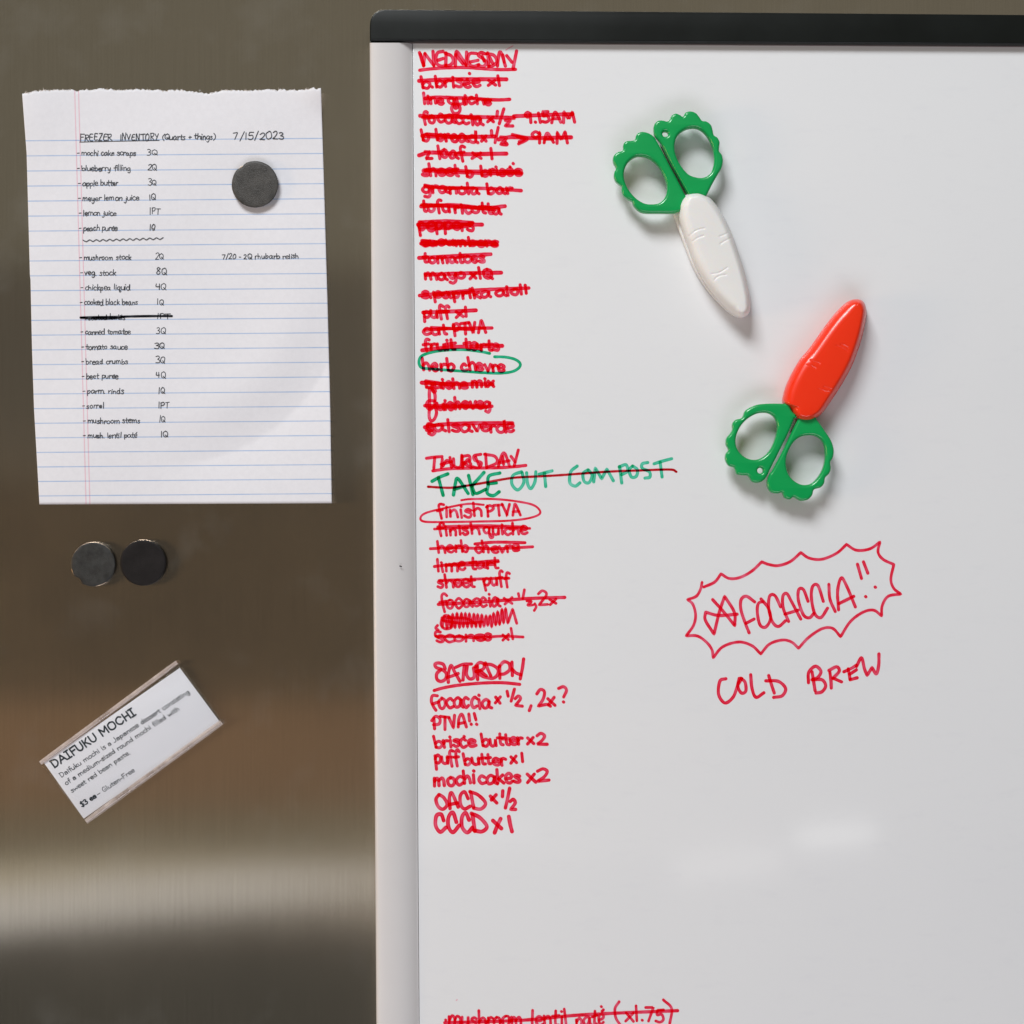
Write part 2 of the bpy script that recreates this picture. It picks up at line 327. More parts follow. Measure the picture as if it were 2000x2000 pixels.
# handwriting: single line letters, cap height 1, x height .6; y up
G = {
'a': (.62, ".44,.5 .25,.6 .04,.35 .14,.03 .34,.1 .46,.5 .46,.5 .46,.15 .58,.02"),
'b': (.56, ".06,1.0 .1,.02; .1,.35 .3,.58 .5,.33 .32,.0 .1,.08"),
'c': (.48, ".42,.5 .24,.6 .04,.32 .2,.0 .44,.1"),
'd': (.60, ".44,.48 .22,.58 .04,.28 .2,.0 .42,.12 .47,1.0 .47,1.0 .46,.15 .55,.0"),
'e': (.50, ".06,.3 .4,.36 .42,.52 .24,.62 .06,.42 .12,.08 .3,.0 .46,.12"),
'f': (.42, ".46,.92 .32,1.02 .2,.85 .2,.4 .24,-.12; .04,.5 .38,.54"),
'g': (.58, ".46,.5 .25,.6 .05,.35 .18,.06 .4,.18 .46,.52 .46,.52 .47,-.1 .34,-.38 .12,-.28"),
'h': (.56, ".08,1.0 .1,.0; .1,.36 .3,.58 .44,.4 .46,.0"),
'i': (.24, ".1,.56 .12,.0; .1,.84"),
'j': (.28, ".18,.56 .2,-.15 .06,-.36 -.08,-.25; .2,.84"),
'k': (.52, ".08,1.0 .1,.0; .42,.56 .12,.28; .16,.3 .46,.0"),
'l': (.24, ".1,1.0 .12,.0"),
'm': (.84, ".08,.56 .1,.0; .1,.36 .26,.58 .38,.42 .4,.0; .4,.36 .56,.58 .7,.42 .72,.0"),
'n': (.56, ".08,.56 .1,.0; .1,.36 .3,.58 .44,.42 .46,.0"),
'o': (.54, ".26,.58 .06,.4 .1,.08 .3,.0 .46,.2 .42,.5 .26,.58"),
'p': (.54, ".06,.56 .1,-.36; .08,.36 .28,.6 .48,.4 .34,.06 .1,.1"),
'q': (.56, ".44,.5 .24,.6 .05,.35 .18,.06 .4,.16 .46,.52 .46,.52 .42,-.1 .5,-.4 .64,-.25 .46,-.02"),
'r': (.42, ".08,.56 .1,.0; .1,.32 .24,.56 .4,.52"),
's': (.44, ".38,.52 .2,.6 .08,.46 .34,.24 .32,.04 .16,.0 .02,.1"),
't': (.40, ".18,.92 .18,.12 .34,.02; .0,.56 .38,.6"),
'u': (.56, ".06,.56 .08,.14 .24,.0 .42,.14 .46,.56 .46,.56 .48,.0"),
'v': (.46, ".04,.56 .2,.0 .2,.0 .42,.58"),
'w': (.70, ".04,.56 .16,.02 .16,.02 .34,.46 .34,.46 .5,.02 .5,.02 .66,.58"),
'x': (.46, ".06,.54 .4,.02; .4,.56 .04,.0"),
'y': (.52, ".06,.56 .12,.18 .28,.1 .44,.5; .46,.56 .42,-.1 .24,-.36 .08,-.26"),
'z': (.50, ".04,.54 .44,.56 .44,.56 .06,.02 .06,.02 .48,.04"),
'A': (.70, ".06,.0 .2,.75 .34,.98 .58,.0; .12,.36 .54,.38"),
'B': (.64, ".1,1.0 .12,.0; .08,.96 .42,.9 .4,.58 .14,.52; .14,.52 .52,.44 .5,.06 .1,.0"),
'C': (.62, ".56,.82 .38,1.0 .1,.7 .1,.25 .34,.0 .58,.16"),
'D': (.68, ".1,1.0 .12,.0; .06,.98 .46,.86 .58,.45 .4,.06 .1,.0"),
'E': (.58, ".52,.96 .2,.98 .1,.7 .1,.2 .24,.0 .54,.04; .1,.52 .46,.54"),
'F': (.56, ".1,1.0 .12,-.02; .1,.98 .54,1.0; .12,.52 .44,.54"),
'G': (.64, ".54,.84 .3,1.0 .08,.6 .2,.06 .5,.1 .54,.42 .34,.42"),
'H': (.64, ".1,1.0 .1,.0; .52,1.0 .54,.0; .1,.5 .52,.52"),
'I': (.26, ".12,1.0 .13,.0"),
'L': (.52, ".1,1.0 .12,.08 .48,.02"),
'M': (.78, ".08,.0 .14,1.0 .14,1.0 .36,.3 .36,.3 .6,1.0 .6,1.0 .68,.0"),
'N': (.68, ".1,.0 .1,1.0 .1,1.0 .54,.0 .54,.0 .56,1.0"),
'O': (.70, ".34,1.0 .08,.7 .12,.2 .36,.0 .6,.3 .56,.8 .34,1.0"),
'P': (.58, ".1,1.0 .12,.0; .06,.9 .34,1.02 .52,.8 .36,.5 .12,.46"),
'Q': (.70, ".34,.96 .1,.75 .1,.25 .32,.02 .56,.25 .56,.75 .34,.96; .3,.35 .62,-.02"),
'R': (.60, ".1,1.0 .12,.0; .06,.94 .42,.96 .44,.6 .14,.48 .14,.48 .54,.0"),
'S': (.54, ".48,.86 .26,1.0 .1,.78 .42,.42 .38,.06 .18,.0 .04,.14"),
'T': (.58, ".02,.96 .56,1.0; .3,.98 .3,.0"),
'U': (.64, ".08,1.0 .1,.2 .3,.0 .52,.2 .54,1.0"),
'V': (.60, ".04,1.0 .28,.0 .28,.0 .54,1.0"),
'W': (.86, ".04,1.0 .2,.0 .2,.0 .42,.8 .42,.8 .6,.0 .6,.0 .82,1.0"),
'Y': (.58, ".04,1.0 .28,.48; .54,1.0 .2,-.04"),
'Z': (.58, ".06,.96 .5,.98 .5,.98 .06,.02 .06,.02 .54,.04"),
'0': (.56, ".28,1.0 .06,.65 .1,.15 .28,.0 .48,.3 .44,.85 .28,1.0"),
'1': (.30, ".14,1.0 .16,.0"),
'2': (.54, ".06,.8 .26,1.0 .44,.78 .3,.36 .04,.02 .04,.02 .5,.02"),
'3': (.52, ".06,.92 .28,1.0 .42,.78 .2,.54 .2,.54 .46,.36 .34,.02 .04,.06"),
'4': (.56, ".12,.96 .08,.5 .46,.5; .42,1.0 .42,.0"),
'5': (.52, ".46,.98 .12,.96 .12,.96 .1,.56 .36,.58 .44,.2 .24,.0 .04,.08"),
'7': (.52, ".04,.92 .46,.94 .46,.94 .2,.0"),
'8': (.54, ".42,.84 .24,1.0 .08,.8 .42,.3 .26,.0 .06,.22 .42,.84"),
'9': (.54, ".42,.82 .24,1.0 .06,.76 .2,.52 .42,.72 .42,.9 .42,.9 .38,.0"),
'/': (.42, ".4,1.1 .04,-.12"), '.': (.22, ".08,.02"), ',': (.24, ".12,.06 .06,-.16"),
'-': (.36, ".04,.34 .28,.36"), '+': (.5, ".04,.34 .4,.36; .22,.56 .22,.12"),
'(': (.34, ".3,1.15 .08,.7 .08,.2 .26,-.2"), ')': (.34, ".04,1.15 .26,.7 .26,.2 .06,-.2"),
'!': (.26, ".1,1.0 .12,.35; .14,.02"), '?': (.5, ".04,.8 .26,1.0 .42,.8 .22,.36; .22,.02"), ' ': (.36, ""),
"'": (.0, "-.22,.86"), '^': (.0, "-.26,.78 -.14,.92"), '>': (.7, ".02,.4 .6,.42; .36,.64 .62,.42 .62,.42 .34,.2"),
}
GP = {}
for ch, (adv, spec) in G.items():
    st = []
    for q in spec.split(';'):
        pts = [tuple(float(z) for z in p.split(',')) for p in q.split()]
        if pts: st.append(pts)
    GP[ch] = (adv, st)

def write(s, text, x0, x1, y0, y1, cap, wid, hf, dens=1.0, slant=.0, jit=.05, xk=1.0, step=1.2):
    """write text from x0 to x1 with baselines y0 (left) and y1 (right), all photo pixels"""
    nat = sum(GP[c][0] for c in text)-.08
    kx = (x1-x0)/nat; cx = 0
    for c in text:
        adv, strokes = GP[c]
        jy = random.uniform(-jit, jit)+.05*math.sin(cx*1.3+x0); js = 1+random.uniform(-2*jit, 2*jit); jw = 1+random.uniform(-2.5*jit, 2.5*jit)
        sk = slant+random.uniform(-jit, jit)
        for pts in strokes:
            out = []
            for (gx, gy) in pts:
                X = x0+(cx+gx*jw)*kx
                t = (X-x0)/max(1e-6, (x1-x0))
                gy2 = gy*js*xk+jy+random.uniform(-jit, jit)*.6; X += random.uniform(-jit, jit)*.5*kx
                out.append((X+sk*gy2*cap, y0+(y1-y0)*t-gy2*cap))
            s.add(out, wid, hf, dens*random.uniform(.9, 1.12), step)
        cx += adv

# ------------------------------------------------------------------ solids from outlines
def curve_solid(loops, h0, h1, bev, res=3, step=1.5, smooth_loop=True, ang=None):
    cu = bpy.data.curves.new('tmp', 'CURVE'); cu.dimensions = '2D'; cu.fill_mode = 'BOTH'
    hm = (h0+h1)/2
    for lp in loops:
        P = cr(lp, step, closed=True) if smooth_loop else lp
        sp = cu.splines.new('POLY'); sp.points.add(len(P)-1); sp.use_cyclic_u = True
        for k, (x, y) in enumerate(P):
            q = W(x, y, h1); sp.points[k].co = (q.x, q.z, 0, 1)
    cu.bevel_depth = bev; cu.bevel_resolution = res; cu.offset = -bev
    cu.extrude = max(1e-5, (h1-h0)/2-bev)
    ob = bpy.data.objects.new('tmp', cu); C.objects.link(ob)
    dg = bpy.context.evaluated_depsgraph_get(); dg.update()
    me = bpy.data.meshes.new_from_object(ob.evaluated_get(dg))
    bpy.data.objects.remove(ob); bpy.data.curves.remove(cu); me.materials.clear()
    for v in me.vertices: x, y, z = v.co; v.co = (x, -(hm+z), y)
    bm = bmesh.new(); bm.from_mesh(me); bmesh.ops.remove_doubles(bm, verts=bm.verts, dist=1e-6)
    bmesh.ops.recalc_face_normals(bm, faces=bm.faces); bm.to_mesh(me); bm.free()
    smooth(me, ang if ang else 50)
    return me

def part(name, me, mat, parent, label=None):
    to_local(me, parent); return link(name, me, mat, parent, label)

def box_me(x0, x1, z0, z1, y0, y1, bev=0):
    me = bpy.data.meshes.new('box'); bm = bmesh.new()
    vs = [bm.verts.new((x, y, z)) for x in (x0, x1) for y in (y0, y1) for z in (z0, z1)]
    for q in ((0, 1, 3, 2), (4, 6, 7, 5), (0, 4, 5, 1), (2, 3, 7, 6), (0, 2, 6, 4), (1, 5, 7, 3)): bm.faces.new([vs[i] for i in q])
    bmesh.ops.recalc_face_normals(bm, faces=bm.faces)
    if bev: bmesh.ops.bevel(bm, geom=list(bm.edges), offset=bev, segments=3, affect='EDGES')
    bm.to_mesh(me); bm.free(); return me

# ------------------------------------------------------------------ refrigerator door
me = box_me(-.95, 1.3, ZC-1.2, ZC+.75, 0, .06, .004)
door = link('refrigerator_door', me, M['steel'])
tag(door, 'brushed stainless steel refrigerator door behind the whiteboard, papers and magnets', 'refrigerator')

# ------------------------------------------------------------------ whiteboard
HB = .0120
board = empty('whiteboard', W(722, 2600, 0))
tag(board, 'large white dry erase board with black top bar and red to-do lists', 'whiteboard')
def railx(y): return 722+(y-84)*(13/1916)
# panel
P0 = [(railx(84)+84.3, 84.6), (3000, 96), (3000, 2620), (railx(2620)+84.3, 2620)]
me = curve_solid([P0], .0006, HB, .0003, 2, smooth_loop=False)
part('writing_panel', me, M['board'], board)
# side rail: swept curved profile
prof = [(0, .0005), (0, .0125), (.6, .0146), (1.8, .0158), (4, .0167), (8, .0172), (16, .0174), (24, .0174), (36, .0170), (48, .0163), (58, .0154), (66, .0144), (73, .0132), (79, .0119), (82.4, .0110), (83.3, .0107), (83.6, .0104), (83.6, .0005)]
ys = [83.5+k*(2620-83.5)/40 for k in range(41)]
v = []; f = []
npf = len(prof)
for y in ys:
    for (dx, h) in prof:
        wd = 1-(y-84)*.000045*0
        v.append(W(railx(y)+dx*wd, y, h))
for j in range(len(ys)-1):
    for k in range(npf-1):
        a = j*npf+k; f.append((a, a+npf, a+npf+1, a+1))
f.append(tuple(range(npf))); f.append(tuple(reversed(range((len(ys)-1)*npf, len(ys)*npf))))
me = bpy.data.meshes.new('side_rail'); me.from_pydata(v, [], f)
bm = bmesh.new(); bm.from_mesh(me); bmesh.ops.recalc_face_normals(bm, faces=bm.faces); bm.to_mesh(me); bm.free(); smooth(me, 60)
part('side_rail', me, M['rail'], board)
# speck of dirt on the rail
st = Strokes(); st.add([(781, 1105.5), (784, 1106.5)], 2.4, lambda x, y: .0172, 1.6); st.build('dirt_speck', M['felt'], board)
# top bar
def bt(x): return 17.6+(x-722)*.0083
def bb(x): return 78.8+(x-722)*.0060
P0 = [(722.2, 79), (722.0, 60), (722.2, 48), (723.6, 38), (728.5, 28.5), (736, 21.8), (745, 18.6), (757, 17.8)]
P0 = cr(P0, 1.2)+[(x, bt(x)) for x in (1000, 1500, 2000, 3000)]+[(x, bb(x)) for x in (3000, 2000, 1500, 1000)]
me = curve_solid([P0], .0008, .0170, .0012, 4, smooth_loop=False)
part('top_bar', me, M['black'], board)
me = curve_solid([[(770, 79.2), (3000, 92.8), (3000, 97.2), (770, 84)]], .0008, .0130, .0003, 2, smooth_loop=False)
part('lower_lip', me, M['lip'], board)
me = curve_solid([[(723, 79.2), (770, 79.5), (770, 83.4), (723, 83.4)]], .0008, .0100, .0003, 2, smooth_loop=False)  # black filler for the gap under the bar, shade put into its colour
part('gap_fill', me, M['black_gap'], board)

hB = lambda x, y: HB
def Z(ox, oy, k):
    return lambda s_: [[(ox+float(a)/k, oy+float(b)/k) for a, b in (p.split(',') for p in q.split())] for q in s_.split(';')]
z3 = Z(780, 80, 4.83); z4 = Z(780, 460, 4.83); z5 = Z(780, 840, 3.22); z6 = Z(780, 1260, 4.83); z7 = Z(1300, 1030, 3.864); z8 = Z(780, 1900, 3.22)
def traced(strokes, wid, mat='red', label=None, parent=board, name='handwritten_line', dens=1, hf=hB):
    s = Strokes()
    for p in strokes: s.add(p, wid, hf, dens)
    return s.build(name, M[mat], parent, label)
def line(bits, strikes=(), label=None, wid=6.3, swid=8.0, z=z3, k=4.83, oy=80, extra=None, mat='red', dens=1.0, slant=-.10):
    """bits: (text, x0, x1, y0, y1, cap) in zoomed pixels"""
    s = Strokes()
    for (t, a, b_, ya, yb, cap) in bits:
        write(s, t, 780+a/k, 780+b_/k, oy+ya/k, oy+yb/k, cap/k, wid, hB, dens, slant)
    if extra:
        for p in z(extra): s.add(p, wid, hB, dens)
    o = s.build('handwritten_line', M[mat], board, label)
    for q in strikes:
        s2 = Strokes()
        for p in z(q): s2.add(p, swid, hB, 1.05)
        s2.build('strike_through', M['red'], o)
    return o

# --- Wednesday
traced(z3("190,110 228,235; 228,235 241,118; 241,118 325,232; 325,232 317,98; 412,98 362,110 345,160 355,215 400,238 440,228; 362,182 412,165; 440,112 437,232; 432,116 490,140 508,190 480,225 437,236; 527,235 532,120 552,108 630,230; 630,230 634,105; 728,118 668,118 645,165 665,225 705,238 750,222; 668,198 742,182; 812,122 770,108 745,135 790,168 822,205 790,240 745,228; 832,112 846,236; 825,118 890,135 920,190 885,232 840,240; 925,236 940,120 960,112 1000,236; 1012,138 1062,200; 1105,95 1072,262")
       + z3("200,125 232,228; 530,130 600,215; 780,140 800,190; 850,150 880,210; 975,130 990,200"), 6.6, label='red heading WEDNESDAY at the top of the list', dens=.9)
traced(z3("192,276 300,263 450,253 620,250 800,262 950,270 1095,268"), 6.6, name='underline')
line([("b.brise'e", 205, 755, 437, 437, 112), ("x1", 830, 950, 415, 420, 90)], ["185,376 450,362 700,360 1010,361"], 'crossed out red line b. brisee', extra="660,305")
line([("line", 225, 415, 590, 588, 88), ("quiche", 455, 865, 600, 595, 92)], ["240,542 320,532 400,531 700,542 860,556", "800,552 940,556 1040,551"], 'crossed out red line ending in quiche', swid=7, extra="505,598 492,640 515,682 560,675 572,635 555,600 525,592")
line([("focaccia", 212, 790, 772, 782, 118), ("x", 830, 880, 765, 765, 90), ("9.15AM", 1185, 1645, 775, 765, 92)], ["195,705 450,716 700,716 1080,724", "1080,710 1400,697 1635,690", "240,725 500,705 760,735"], 'crossed out red line focaccia x 1/2', extra="925,662 920,705; 985,640 942,780; 1000,748 1045,748 998,800 998,800 1070,801")
line([("b bread", 212, 725, 945, 948, 112), ("x", 770, 820, 940, 940, 85), ("9AM", 1255, 1600, 968, 955, 100)], ["215,895 500,907 900,900", "935,928 1060,905 1250,915 1620,908", "260,880 500,900 720,905"], 'crossed out red line b bread x 1/2', extra="868,845 872,890; 932,815 902,958; 955,905 1010,915 955,975 955,975 1015,978 1000,955; 1065,882 1205,920 1125,970; 1110,900 1180,925 1130,950")
line([("z loaf", 240, 610, 1112, 1110, 120), ("x 1", 680, 885, 1108, 1108, 100)], ["185,1078 300,1052 600,1066 1010,1062"], 'crossed out red line z loaf x 1')
line([("sheet b brise'e", 213, 1150, 1272, 1272, 100)], ["240,1222 600,1241 900,1250 1155,1246", "260,1210 700,1228 1130,1230"], 'crossed out red line sheet b brisee', swid=6.8, extra="1072,1155")
line([("granola bar", 213, 1060, 1436, 1440, 100)], ["240,1372 450,1382 850,1392 1150,1411", "240,1360 420,1390 700,1385"], 'crossed out red line granola bar', swid=6.6)
line([("tofu", 213, 470, 1615, 1615, 105), ("ricotta", 515, 960, 1620, 1635, 100)], ["205,1560 500,1548 800,1575 995,1558", "220,1545 560,1562 900,1590"], 'crossed out red line tofu ricotta')
line([("peppers", 178, 695, 1790, 1780, 120)], ["175,1732 400,1728 780,1732", "190,1710 450,1700 690,1715", "190,1755 420,1762 660,1742"], 'heavily crossed out red line peppers')
L4 = dict(z=z4, oy=460)
line([("cucumbers", 208, 925, 95, 95, 82)], ["205,75 500,56 900,66", "215,50 560,75 915,85", "240,90 500,70 800,78"], 'heavily crossed out red line cucumbers', **L4)
line([("tomatoes", 222, 800, 255, 255, 92)], ["185,211 450,197 860,176"], 'crossed out red line tomatoes', **L4)
line([("mayo", 232, 615, 412, 410, 100), ("x1Q", 660, 890, 405, 402, 100)], ["250,371 600,356 960,350"], 'crossed out red line mayo x1Q', **L4)
line([("s.paprika", 215, 855, 592, 578, 95), ("aioli", 905, 1200, 570, 552, 92)], ["190,566 500,533 800,511 1220,495", "350,560 700,530"], 'crossed out red line s. paprika aioli', swid=7.2, **L4)
line([("puff", 225, 465, 775, 770, 112), ("x1", 530, 645, 770, 755, 95)], ["225,726 450,718 722,705"], 'crossed out red line puff x1', **L4)
line([("cut", 220, 450, 938, 930, 95), ("PTVA", 505, 825, 938, 915, 108)], ["240,892 500,877 872,872", "300,870 700,885"], 'crossed out red line cut PTVA', swid=7, **L4)
line([("fruit", 222, 520, 1080, 1075, 105), ("tarts", 615, 935, 1082, 1078, 100)], ["215,1082 500,1052 970,1040"], 'crossed out red line fruit tarts', **L4)
o = line([("herb", 215, 525, 1275, 1282, 112), ("chevre", 580, 990, 1275, 1280, 110)], [], 'red line herb chevre circled in green', **L4)
traced(z4("852,1112 750,1092 620,1078 500,1078 350,1092 230,1125 190,1165 188,1215 215,1248 300,1258 500,1273 800,1294 960,1298 1070,1282 1130,1245 1138,1205 1090,1168 1000,1147 898,1144"), 5.6, 'green_ink', name='green_circle', dens=1.15)
line([("quiche", 245, 640, 1440, 1438, 98), ("mix", 675, 885, 1432, 1425, 95)], ["210,1388 450,1400 880,1402", "250,1375 500,1412"], 'crossed out red line quiche mix', **L4)
line([("uiche", 350, 640, 1636, 1634, 108), ("veg", 665, 860, 1632, 1630, 108)], ["240,1605 500,1606 872,1610", "300,1620 560,1615 820,1622"], 'crossed out red line quiche veg with tall looped q', swid=7,
     extra="330,1560 275,1560 255,1605 290,1640 335,1600; 255,1432 300,1440 335,1500 335,1600 350,1670 330,1730 298,1748 280,1700 285,1600 282,1500 285,1445", **L4)
line([("salsa", 250, 680, 1850, 1848, 108), ("verde", 700, 1078, 1855, 1850, 108)], ["240,1808 400,1782 700,1770 1066,1770"], 'crossed out red line salsa verde', extra="330,1790 270,1775 275,1830 335,1850 310,1880 275,1865", **L4)
# --- Thursday
traced(z5("170,177 220,170 268,166; 222,172 216,240; 270,182 264,236; 318,172 328,236; 262,215 330,198; 340,180 348,228 385,228 392,158; 398,236 395,165; 395,165 438,162 440,195 400,205 400,205 452,236; 512,152 470,162 475,190 515,205 500,236 458,230; 542,150 548,236; 535,152 600,165 612,205 548,236; 622,228 645,155 665,150 692,225; 630,205 690,192; 702,165 728,200; 748,125 722,225")
       + z5("275,225 300,190 340,225; 400,225 430,185 450,215; 480,170 500,220; 650,165 655,215"), 6.0, label='red heading THURSDAY')
traced(z5("210,256 300,244 400,240 600,237 700,232 795,222"), 6.2, name='underline')
traced(z5("205,322 250,297 305,275; 245,298 275,410; 340,408 352,335 368,305 432,398; 345,372 412,352; 435,285 462,405; 532,266 455,352; 455,352 480,398 545,372; 632,270 565,288 555,338; 560,338 610,332; 560,340 552,395 590,412 628,388"), 6.6, 'green_ink', 'green line TAKE OUT COMPOST, struck through in dark red', dens=1.2)
g2 = traced(z5("768,262 715,285 708,340 745,376 782,330 772,268; 800,268 806,335 826,368 852,325 858,262; 878,278 960,256; 912,270 920,355; 1118,226 1078,262 1072,330 1105,352 1135,332; 1185,250 1155,275 1162,322 1192,330 1212,285 1188,250; 1222,325 1232,238 1232,238 1272,305 1272,305 1305,245 1305,245 1345,318; 1385,228 1398,332; 1382,232 1425,218 1435,258 1398,280; 1466,226 1445,252 1460,295 1490,290 1497,250 1468,226; 1562,204 1528,212 1528,240 1572,262 1575,295 1545,302; 1602,212 1655,195 1712,180; 1640,202 1652,295"), 6.2, 'green_ink', 'paler green words OUT COMPOST', dens=.68)
traced(z5("180,356 280,362 350,360 500,337 700,302 850,292 1000,284 1300,262 1500,254 1700,248 1742,262"), 4.6, 'darkred', name='strike_through', parent=g2, dens=1.15)
L5 = dict(z=z5, oy=840, k=3.22)
line([("finish", 235, 515, 545, 545, 80), ("PTVA", 545, 768, 545, 538, 74)], [], 'red line finish PTVA inside a thin red ellipse', wid=5.4, **L5)
traced(z5("530,470 430,464 300,488 170,520 133,552 160,576 300,578 500,575 700,569 830,550 886,520 850,475 750,450 600,434 450,434 390,441"), 4.4, name='red_ellipse', dens=1.1)
line([("finish", 238, 500, 660, 658, 72), ("quiche", 530, 800, 658, 652, 72)], ["220,622 500,611 820,618", "240,608 520,600 780,608"], 'crossed out red line finish quiche', wid=5.5, swid=5.2, **L5)
line([("herb", 235, 440, 768, 766, 74), ("chevre", 475, 752, 768, 764, 70)], ["195,746 350,740 600,746 838,734", "475,716 600,705 790,708"], 'twice crossed out red line herb chevre', wid=5.4, swid=6, **L5)
line([("lime", 235, 415, 884, 880, 76), ("tart", 445, 620, 878, 872, 72)], ["220,858 350,842 620,820", "300,850 600,845"], 'crossed out red line lime tart', wid=5.5, swid=6, **L5)
line([("sheet", 240, 475, 992, 985, 74), ("puff", 530, 688, 985, 972, 84)], ["250,946 500,936 680,930"], 'crossed out red line sheet puff', wid=5.5, swid=5.6, **L5)
line([("focaccia", 255, 635, 1122, 1108, 92), ("x", 655, 712, 1096, 1094, 74)], ["245,1096 500,1082 800,1060 1040,1052"], 'crossed out red line focaccia x 1/2, 2x', wid=5.4, swid=6.6,
     extra="748,1028 752,1044; 786,1004 776,1058; 802,1075 830,1078 808,1100 840,1100; 852,1092 860,1112 848,1135; 874,1030 900,1010 925,1035 878,1100 878,1100 932,1096; 945,1065 985,1090; 985,1062 948,1098", **L5)
zig = "270,1195 285,1168 300,1250 310,1165 325,1245 335,1155 350,1245 362,1150 378,1245 390,1150 402,1240 415,1150 428,1242 440,1152 455,1240 468,1155 482,1240 492,1158 508,1240 518,1160 532,1236 545,1165 556,1230 570,1165 580,1240 592,1150 606,1228 618,1140 630,1225 645,1125 655,1215 668,1120 682,1215 712,1125 738,1215"
traced(z5(" ".join(q+' '+q for q in zig.split()))+z5("268,1180 262,1225 290,1250 330,1235 325,1180 280,1170 270,1240; 280,1200 400,1215 520,1205; 300,1180 420,1185 480,1220"), 5.6, label='word scribbled out solid in red marker', dens=.9)
line([("scones", 232, 580, 1328, 1325, 66), ("x1", 645, 722, 1318, 1314, 62)], ["228,1296 400,1302 500,1306 640,1296 778,1301"], 'crossed out red line scones x1', wid=5.5, swid=5.4, extra="240,1228 228,1245 245,1258; 258,1270 230,1268 226,1292 245,1305", **L5)
# --- Saturday
L6 = dict(z=z6, oy=1260)
traced(z6("432,222 412,180 362,168 335,182 350,212 405,232 442,268 435,318 392,342 355,322 352,270 392,230; 462,352 462,270 488,192 520,250 572,342; 452,305 500,290 555,268; 530,210 600,182 680,178; 612,195 606,255 600,330; 640,200 632,270 662,318 705,300 700,215; 738,325 735,195 720,250; 715,205 755,165 798,180 790,225 725,250; 760,240 820,290; 812,168 835,230 862,290; 800,180 870,185 928,225 925,280 880,312 800,300 745,268; 948,312 945,195; 940,205 985,158 1035,175 1040,230 995,268 955,275; 1062,160 1066,288; 1062,225 1100,262 1148,280; 1172,130 1160,220 1140,318"), 6.6, label='red heading SATURDAY')
traced(z6("328,428 420,402 560,378 750,360 900,354 1010,357 1135,370"), 6.4, name='underline', dens=1.1)
line([("ocaccia", 365, 855, 595, 590, 150)], [], 'red line focaccia x 1/2, 2x?', wid=6.2, slant=-.05,
     extra="358,478 312,478 302,530 322,580 345,615; 315,555 372,535; 908,490 950,548; 952,488 905,545; 1016,435 1026,482; 1085,415 1070,470 1054,528; 1092,505 1122,480 1142,505 1095,568 1095,568 1160,576; 1242,572 1225,618; 1296,460 1330,418 1368,440 1355,510 1310,575 1310,575 1390,560 1425,576; 1400,505 1468,568; 1460,492 1405,565; 1502,408 1548,392 1576,425 1550,488; 1547,535", **L6)
line([("ptv", 100, 101, -9000, -9000, 1)], [], None, **L6) if False else None
traced(z6("325,685 332,790; 305,712 342,672 382,695 375,742 322,752; 385,672 470,682; 430,678 430,796; 470,690 510,782 510,782 520,662; 555,772 562,690 592,655 632,772; 558,742 612,730; 655,650 662,715; 676,745; 706,645 722,705; 727,745"), 6.1, label='red line PTVA!!')
line([("brisc'e", 328, 710, 968, 965, 118), ("butter", 775, 1155, 945, 938, 112), ("x", 1205, 1270, 935, 930, 110), ("2", 1295, 1390, 935, 933, 112)], [], 'red line brisee butter x2', wid=6.2, **L6)
line([("puff", 335, 555, 1130, 1122, 130), ("butter", 605, 1000, 1132, 1125, 102), ("x", 1048, 1108, 1105, 1102, 110), ("1", 1130, 1170, 1108, 1105, 85)], [], 'red line puff butter x1', wid=6.2, **L6)
line([("mochi", 320, 715, 1328, 1305, 125), ("cakes", 745, 1135, 1302, 1300, 125), ("x", 1198, 1275, 1290, 1288, 140), ("2", 1303, 1402, 1288, 1280, 112)], [], 'red line mochi cakes x2', wid=6.6, **L6)
traced(z6("372,1412 345,1455 365,1520 410,1548 450,1505 420,1440 375,1410; 478,1542 472,1440 495,1395 555,1528; 470,1505 548,1488; 648,1448 615,1385 575,1420 578,1505 615,1545 668,1520; 672,1385 700,1530; 665,1382 745,1415 812,1490 770,1545 700,1538; 858,1425 918,1488; 912,1412 868,1460; 975,1375 972,1428; 1040,1350 1020,1450 1000,1535; 1045,1475 1075,1455 1092,1490 1050,1550 1050,1550 1096,1550"), 7.0, label='red line OACD x 1/2')
traced(z6("418,1655 395,1598 350,1610 342,1700 385,1762 440,1720; 538,1670 505,1580 465,1620 462,1710 505,1765 565,1700; 658,1650 625,1582 590,1625 592,1715 640,1768 690,1720; 690,1600 712,1755; 680,1588 760,1628 825,1710 780,1758 705,1748; 882,1655 962,1730; 955,1638 925,1700 898,1770; 1032,1618 1045,1690 1062,1758"), 7.8, label='red line CCCD x1')
